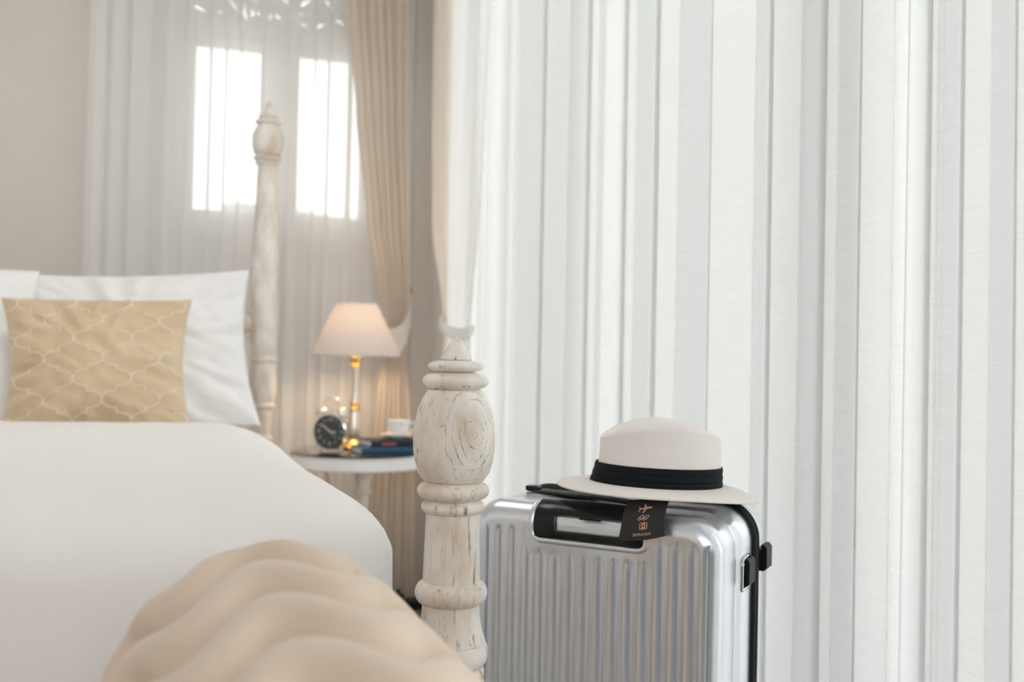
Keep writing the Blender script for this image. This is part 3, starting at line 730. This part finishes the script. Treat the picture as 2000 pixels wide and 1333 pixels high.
def xs_list():
    L_ = [-SW / 2 + RE * (1 - cos(pi / 2 * i / 10)) for i in range(11)]; m = [-v for v in L_]
    mid = []
    nrib = int(round((RIB1 - RIB0) / PIT))
    for r in range(nrib):
        x0 = RIB0 + r * PIT
        mid += [x0 + PIT * t for t in (0, .03, .08, .15, .25, .37, .5, .63, .75, .85, .92, .97)]
    extra = [-.104, -.0999, .1049, .109, .1845]
    return sorted(set(round(v, 5) for v in L_ + m + mid + extra if abs(v) <= SW / 2))
def zs_list():
    L_ = [RE * (1 - cos(pi / 2 * i / 10)) for i in range(11)]
    return sorted(set(round(v, 5) for v in [ZB + v for v in L_] + [SH - v for v in L_] + [.09 + .004 * i for i in range(6)] + [.622 + .0022 * i for i in range(26)] + [.12 + .05 * i for i in range(11)]))
XS, ZS = xs_list(), zs_list()
def shell(front, y_seam, depth, ribs):
    sg = -1 if front else 1; mb = MB(); nx = len(XS); v = []
    for z in ZS:
        for x in XS:
            X, Z = clampR(x, z); s = max(0, inset(X, Z)); s = min(s, RE)
            d = depth - RE + sqrt(max(0, RE * RE - (RE - s) ** 2))
            if ribs: d -= rib(X, Z)
            v.append((X, y_seam + sg * d, Z))
    mb.add(v, [(j * nx + i, j * nx + i + 1, (j + 1) * nx + i + 1, (j + 1) * nx + i) for j in range(len(ZS) - 1) for i in range(nx - 1)])
    ring = [(x, z) for x, z in rrect(-SW / 2, SW / 2, ZB, SH, RC, 0, (30, 30), 16)]
    loops = [[(x, y_seam + sg * t * (depth - RE), z) for x, z in ring] for t in (1.0, .66, .6, .55, .5, .3, 0)]
    for li, g in ((2, -.0022), (3, -.0022)):
        loops[li] = [(x, loops[li][0][1], z) for x, z in rrect(-SW / 2, SW / 2, ZB, SH, RC, g, (30, 30), 16)]
    mb.add(*(lambda m_: (m_.v, m_.f))(loft(loops, False, False)))
    return mb
YS = .055
shell(True, YS - .004, SD / 2 + YS - .004, True).build('front_shell', M['shell'], sc_, angle=28)
shell(False, YS + .022, SD / 2 - YS - .010 + .006, False).build('rear_shell', M['shell'], sc_, angle=28)
def ring3(g, y): return [(x, y, z) for x, z in rrect(-SW / 2, SW / 2, ZB, SH, RC, g, (30, 30), 16)]
gl = [ring3(-.004, YS - .006), ring3(.0045, YS - .004), ring3(.006, YS), ring3(.0045, YS + .004), ring3(.001, YS + .006), ring3(.0035, YS + .009), ring3(.0065, YS + .015), ring3(.0045, YS + .021), ring3(-.004, YS + .024)]
loft(gl, False, False).build('seam_gasket', M['black_rubber'], sc_, angle=60)['label'] = 'black rubber seam around the case'
# trolley handle in its recess
FY = -SD / 2
def hplate():
    """black handle cover wrapping over the top edge, with the grip opening"""
    x0, x1, z0 = -.0825, .0865, .6585
    ox0, ox1, oz0, oz1 = -.050, .066, .6685, .690
    o_ = [(x0 + .004, z0), (x1 - .004, z0), (x1, z0 + .004), (x1, .690), (x0, .690), (x0, z0 + .004)]
    mb = MB()
    def surf(x, s):      # s: length measured up the face and then over the rounded edge
        zf = SH - RE
        if s <= zf: return (x, FY - .0022, s)
        a = min(pi / 2, (s - zf) / RE); R_ = RE + .0022
        return (x, FY + RE - R_ * cos(a), zf + R_ * sin(a))
    xs = [x0, ox0 - .004, ox0, ox0 + .004] + [ox0 + .004 + (ox1 - ox0 - .008) * i / 8 for i in range(1, 8)] + [ox1 - .004, ox1, ox1 + .004, x1]
    ss = [z0, .6635, oz0, oz0 + .004, .676, oz1 - .004, oz1] + [.690 + .004 * i for i in range(1, 10)]
    def hole(xa, xb, sa, sb): return xa >= ox0 - 1e-6 and xb <= ox1 + 1e-6 and sa >= oz0 - 1e-6 and sb <= oz1 + 1e-6
    n = len(xs); v = [surf(x, s) for s in ss for x in xs]; f = []
    for j in range(len(ss) - 1):
        for i in range(n - 1):
            if not hole(xs[i], xs[i + 1], ss[j], ss[j + 1]): f.append((j * n + i, j * n + i + 1, (j + 1) * n + i + 1, (j + 1) * n + i))
    mb.add(v, f); return mb
o = hplate().build('trolley_handle', M['black_plastic'], sc_, angle=50); o['label'] = 'black trolley handle with grip opening'
md = o.modifiers.new('s', 'SOLIDIFY'); md.thickness = .004; md.offset = 1; md2 = o.modifiers.new('b', 'BEVEL'); md2.width = .0012; md2.segments = 2; md2.limit_method = 'ANGLE'
MB().box((.008, FY - .0062, .6905), (.034, .003, .003), .0005).build('handle_button', M['black_plastic'], o)
# silver frame around the handle
tr = MB(); z0 = .653
P = [(-.0885, .706), (-.0885, .668), (-.086, .658), (-.078, .6525), (-.066, .6525), (.072, .6525), (.084, .6525), (.092, .658), (.0935, .668), (.0935, .706)]
P3 = []
for x, s in smooth_path(P, 2):
    zf = SH - RE
    if s <= zf: P3.append((x, FY - .001, s))
    else:
        a = (s - zf) / RE; P3.append((x, FY + RE - (RE + .001) * cos(a), zf + (RE + .001) * sin(a)))
tr.tube(P3, .0052, 10)
tr.build('handle_frame', M['shell'], sc_, angle=60)['label'] = 'silver frame around the trolley handle'
for y, z, mrim in ((.018, .612, True), (.098, .621, False)):
    hx = SW / 2
    b = MB(); poly = [(0, -.018), (.008, -.018), (.011, -.014), (.011, .017), (.008, .022), (.005, .022), (.005, .014), (0, .014)]
    if not mrim: poly = [(x * 1.5, z_) for x, z_ in poly]
    b.prism(poly, -.016, .016); b.xf(Matrix.Translation((hx - .001, y, z)))
    o = b.build('side_foot', M['black_rubber'], sc_, smooth=False); o['label'] = 'black rubber side foot'
    if mrim:
        MB().tube(smooth_path([(hx + .001, y - .024, z - .023), (hx + .001, y + .022, z - .023), (hx + .001, y + .022, z + .024), (hx + .001, y - .024, z + .024), (hx + .001, y - .024, z - .023)], 1), .0026, 8).build('foot_rim', M['silver'], o)
for x in (-.15, .15):
    for y in (-.075, .085):
        wl = MB().box((x, y, .052), (.03, .03, .03), .005); w_ = wl.build('wheel_fork', M['black_plastic'], sc_)
        MB().lathe([(.006, -.011), (.022, -.011), (.025, -.008), (.025, .008), (.022, .011), (.006, .011)], 24).xf(Matrix.Translation((x, y + .004, .0255)) @ Matrix.Rotation(pi / 2, 4, 'Y')).build('wheel', M['black_rubber'], w_)

# luggage tag hanging over the handle, strap lying on the case
LT = thing('luggage_tag', 'charcoal leather luggage tag with rose gold travel motifs hanging on the suitcase', 'luggage tag', (.696, 1.457, 0), SRZ)
tg = MB()
TX0, TX1 = .0555, .125
def tagpt(u, v, off=0):
    """u across, v up the tag: lies along the face, then bends over the top edge"""
    z = .6665 + .056 * v
    x = (.056 + (.064 - .056) * v) * (1 - u) + (.1265 + (.121 - .1265) * v) * u
    z += (.008 * (u) * (1 - v) + .006 * u) * 1.0 - .003 * sin(pi * u) * (1 - v)
    yb = FY - .0105 - .004 * u * (1 - v) + .002 * sin(pi * v)
    if z > .700: yb += (z - .700) ** 2 * 38
    return Vector((x, yb - off, z))
N_ = 24
out_ = []
def rr_uv(n=6, r=.10):
    P = []
    for cx, cy, a0 in ((1 - r, 1 - r, 0), (r, 1 - r * 2, 90), (r, r, 180), (1 - r, r, 270)):
        ry = r
        P += [(cx + r * cos(radians(a0 + 90 * i / n)), cy + ry * sin(radians(a0 + 90 * i / n)) * (2 if a0 == 90 else 1)) for i in range(n + 1)]
    return P
for off in (0, .0042):
    tg.grid(lambda u, v: tuple(tagpt(u if not off else u, v, off)), 20, 20)
edge = [(i / 19, 0) for i in range(20)] + [(1, i / 19) for i in range(1, 20)] + [(1 - i / 19, 1) for i in range(1, 20)] + [(0, 1 - i / 19) for i in range(1, 19)]
ev = [tuple(tagpt(u, v, 0)) for u, v in edge] + [tuple(tagpt(u, v, .0042)) for u, v in edge]; ne = len(edge)
tg.add(ev, [(i, (i + 1) % ne, (i + 1) % ne + ne, i + ne) for i in range(ne)])
tg.build('tag_body', M['leather'], LT, angle=50)
def on_tag(v2, f, cu, cv, sx_, sy_, rot=0):
    o_ = []
    for x, y, *_ in v2:
        xr = x * cos(rot) - y * sin(rot); yr = x * sin(rot) + y * cos(rot)
        o_.append(tuple(tagpt(cu + xr * sx_, cv + yr * sy_, .0042 + .0005)))
    return o_, f
def flat(poly): return [(x, y) for x, y in poly], [tuple(range(len(poly)))]
def strip(pts, wd, closed=False):
    v = []; k2 = len(pts)
    for i in range(k2):
        a = pts[(i - 1) % k2] if closed or i else pts[i]; b = pts[(i + 1) % k2] if closed or i < k2 - 1 else pts[i]
        dx, dy = b[0] - a[0], b[1] - a[1]; l = math.hypot(dx, dy) or 1
        v += [(pts[i][0] - dy / l * wd / 2, pts[i][1] + dx / l * wd / 2), (pts[i][0] + dy / l * wd / 2, pts[i][1] - dx / l * wd / 2)]
    return v, [(2 * i, 2 * ((i + 1) % k2), 2 * ((i + 1) % k2) + 1, 2 * i + 1) for i in range(k2 if closed else k2 - 1)]
pl = MB()
body = [(-.13, .012), (.05, .03), (.13, .02), (.16, .0), (.13, -.018), (.05, -.02), (-.13, -.012)]
for poly in (body, [(.03, .01), (-.03, .105), (-.055, .105), (-.025, .01)], [(.03, -.01), (-.03, -.105), (-.055, -.105), (-.025, -.01)], [(-.10, .0), (-.15, .06), (-.17, .06), (-.14, 0)], [(-.10, .0), (-.15, -.06), (-.17, -.06), (-.14, 0)]):
    pl.add(*on_tag(*flat(poly), .52, .80, 1, .95, .12))
pl.build('plane_emblem', M['rose_gold'], LT, smooth=False)['label'] = 'rose gold aeroplane emblem'
sn = MB()
for cx, an in ((-.06, .75), (.06, .75)):
    P = [(cx + .085 * cos(2 * pi * i / 24) * cos(an) - .036 * sin(2 * pi * i / 24) * sin(an), .085 * cos(2 * pi * i / 24) * sin(an) + .036 * sin(2 * pi * i / 24) * cos(an)) for i in range(24)]
    sn.add(*on_tag(*strip(P, .013, True), .515, .575, 1, .95))
    sn.add(*on_tag(*strip([(cx - .05, -.02), (cx + .01, .01), (cx - .01, -.05)], .012), .515, .575, 1, .95))
sn.build('sandals_emblem', M['rose_gold'], LT, smooth=False)['label'] = 'rose gold outline of a pair of sandals'
st_ = MB()
P = [(-.085, -.085), (.07, -.085), (.09, -.07), (.09, .07), (.05, .095), (-.075, .085), (-.09, .07), (-.09, -.06)]
st_.add(*on_tag(*strip(P, .017, True), .525, .365, .9, .95)); st_.add(*on_tag(*strip([(.04 * cos(2 * pi * i / 16), .04 * sin(2 * pi * i / 16)) for i in range(16)], .022, True), .525, .365, .9, .95))
for yy in (.058, -.058): st_.add(*on_tag(*strip([(-.055, yy), (.055, yy)], .012), .525, .365, .9, .95))
st_.build('stamp_emblem', M['rose_gold'], LT, smooth=False)['label'] = 'rose gold outline of a travel stamp'
v, f = text_mesh('SEPHORA', .125, 0); v = [(x * 1.0, y) for x, y, z in v]
xm = max(abs(p[0]) for p in v)
MB().add(*on_tag([(p[0] / xm * .20, p[1] * .8) for p in v], f, .50, .145, 1, .95)).build('lettering', M['rose_gold'], LT, smooth=False)['label'] = 'rose gold capital lettering'
# strap over the top
stp = MB()
def strap(u, v):
    P = [(-.150, .000, SH + .0020), (-.115, .000, SH + .0035), (-.05, -.020, SH + .0045), (.02, -.04, SH + .005), (.075, -.066, SH + .005), (.092, -.085, SH + .004), (.0925, -.100, SH + .000)]
    i = min(len(P) - 2, int(u * (len(P) - 1))); t = u * (len(P) - 1) - i
    p = Vector(P[i]).lerp(Vector(P[i + 1]), t); wd = .030 * min(1, .25 + u * 6); d = (Vector(P[i + 1]) - Vector(P[i])); nrm = Vector((-d.y, d.x, 0)).normalized()
    return tuple(p + nrm * (v - .5) * wd)
o = MB().grid(strap, 40, 4).build('tag_strap', M['leather'], LT, angle=50); md = o.modifiers.new('s', 'SOLIDIFY'); md.thickness = .003; md.offset = 0
MB().box((-.148, .004, SH + .006), (.022, .02, .008), .002).build('strap_buckle', M['black_plastic'], LT)

# ---------------------------------------------------------------- hat
hat = thing('fedora_hat', 'white woven fedora hat with a wide black ribbon on the silver suitcase', 'hat', (.735, 1.375, .722), radians(-YAW))
hat.rotation_euler = Matrix.Rotation(radians(-YAW), 3, 'Z').to_euler()
hat.rotation_mode = 'XYZ'
hat.matrix_world = Matrix.Translation((.733, 1.40, .733)) @ Matrix.Rotation(radians(-YAW), 4, 'Z') @ Matrix.Rotation(radians(1.6), 4, 'Y')
CA, CB, HB = .0985, .080, .088
def side_r(t, a):      # taper of the crown wall with the pinched left side
    l_ = (1 - cos(a)) / 2; r = 1 - (.03 + .07 * l_) * t - .05 * l_ * sin(pi * t)
    if t > .8: r -= .010 * (t - .8) / .2
    return r
def crown(u, v):
    a = 2 * pi * u; ca, sa = cos(a), sin(a)
    top = HB * (1 + .0 * ca) - .010 * abs(ca) ** 2.5 - .006 * max(0, -ca) + .004
    if v < .62:
        t = v / .62; r = side_r(t, a); return (CA * r * ca, CB * r * sa, .004 + (top - .010) * t)
    t = (v - .62) / .38; r = side_r(1, a) * cos(t * pi / 2) ** .36
    x, y = CA * r * ca, CB * r * sa
    cre = .020 * exp(-(y / .022) ** 2) * min(1, t * 1.5)
    arch = .008 * (1 - (x / CA) ** 2)
    z = .004 + (top - .010) + .007 * sin(min(1, t * 1.6) * pi / 2) + arch * min(1, t * 1.6) - cre
    return (x, y, z)
MB().grid(crown, 96, 46, cu=True).build('crown', M['hat'], hat, angle=None)
def brim(u, v):
    a = 2 * pi * u; ca, sa = cos(a), sin(a)
    ax = CA + (.150 - CA) * v + (.006 * v if ca > 0 else 0); ay = CB + (.128 - CB) * v
    z = .004 * (1 - v) - .004 * v * v - .010 * v ** 2 * max(0, ca) ** 2 + .004 * v * max(0, sa)
    return (ax * ca, ay * sa, z)
o = MB().grid(brim, 120, 14, cu=True).build('brim', M['hat'], hat, angle=None); md = o.modifiers.new('s', 'SOLIDIFY'); md.thickness = .0025; md.offset = 0
def ribbon(u, v):
    a = 2 * pi * u; ca, sa = cos(a), sin(a); z = .003 + .031 * v; t = (z - .004) / HB
    ple = .0014 * abs(sin(3 * pi * v)) ** .4
    r = side_r(max(0, t), a); return ((CA * r + .0012 + ple) * ca, (CB * r + .0012 + ple) * sa, z)
o = MB().grid(ribbon, 120, 31, cu=True).build('hat_ribbon', M['ribbon'], hat, angle=50); o['label'] = 'black pleated ribbon band'

# ---------------------------------------------------------------- balcony and garden beyond the voile
struct('balcony_floor', MB().box((3.4, 3.0, -.09), (4.4, 9.0, .06)), M['rail'], smooth=False)
deck = thing('balcony_deck', 'pale slatted balcony deck outside the glazed door', 'deck', (3.35, 3.0, -.055))
me0 = None
for i in range(30):
    x = -2.12 + i * .146
    if me0 is None: ob = MB().box((0, 0, 0), (.118, 9.0, .028), .003, seg=1).build('deck_board', M['deck'], deck); me0 = ob.data
    else: ob = bpy.data.objects.new('deck_board', me0); C.objects.link(ob); ob.parent = deck
    ob.location = (x, 0, 0)
rl = thing('balcony_railing', 'grey balcony railing with upright balusters beyond the deck', 'railing', (5.60, 3.0, -.06))
MB().box((0, 0, 1.02), (.05, 9.0, .05), .005).build('top_rail', M['rail'], rl); MB().box((0, 0, .12), (.04, 9.0, .04), .004).build('bottom_rail', M['rail'], rl)
me0 = None
for i in range(60):
    if me0 is None: ob = MB().box((0, 0, .57), (.018, .018, .88), .003, seg=1).build('baluster', M['rail'], rl); me0 = ob.data
    else: ob = bpy.data.objects.new('baluster', me0); C.objects.link(ob); ob.parent = rl
    ob.location = (0, -4.42 + i * .15, 0)
for y in (-4.48, 0, 4.48): MB().box((0, y, .52), (.06, .06, 1.04), .004).build('railing_post', M['rail'], rl)
struct('ground', MB().box((14, 10, -.62), (70, 70, .1)), M['ground'], smooth=False)
gw = MB().box((0, 0, .85), (24, .25, 2.7), .02).xf(Matrix.Translation((11.0, 15.3, 0)) @ Matrix.Rotation(math.atan2(3.4, 5.83), 4, 'Z'))
o = gw.build('garden_wall', M['stone']); tag(o, 'pale garden wall seen dimly through the voile beyond the balcony', 'wall')
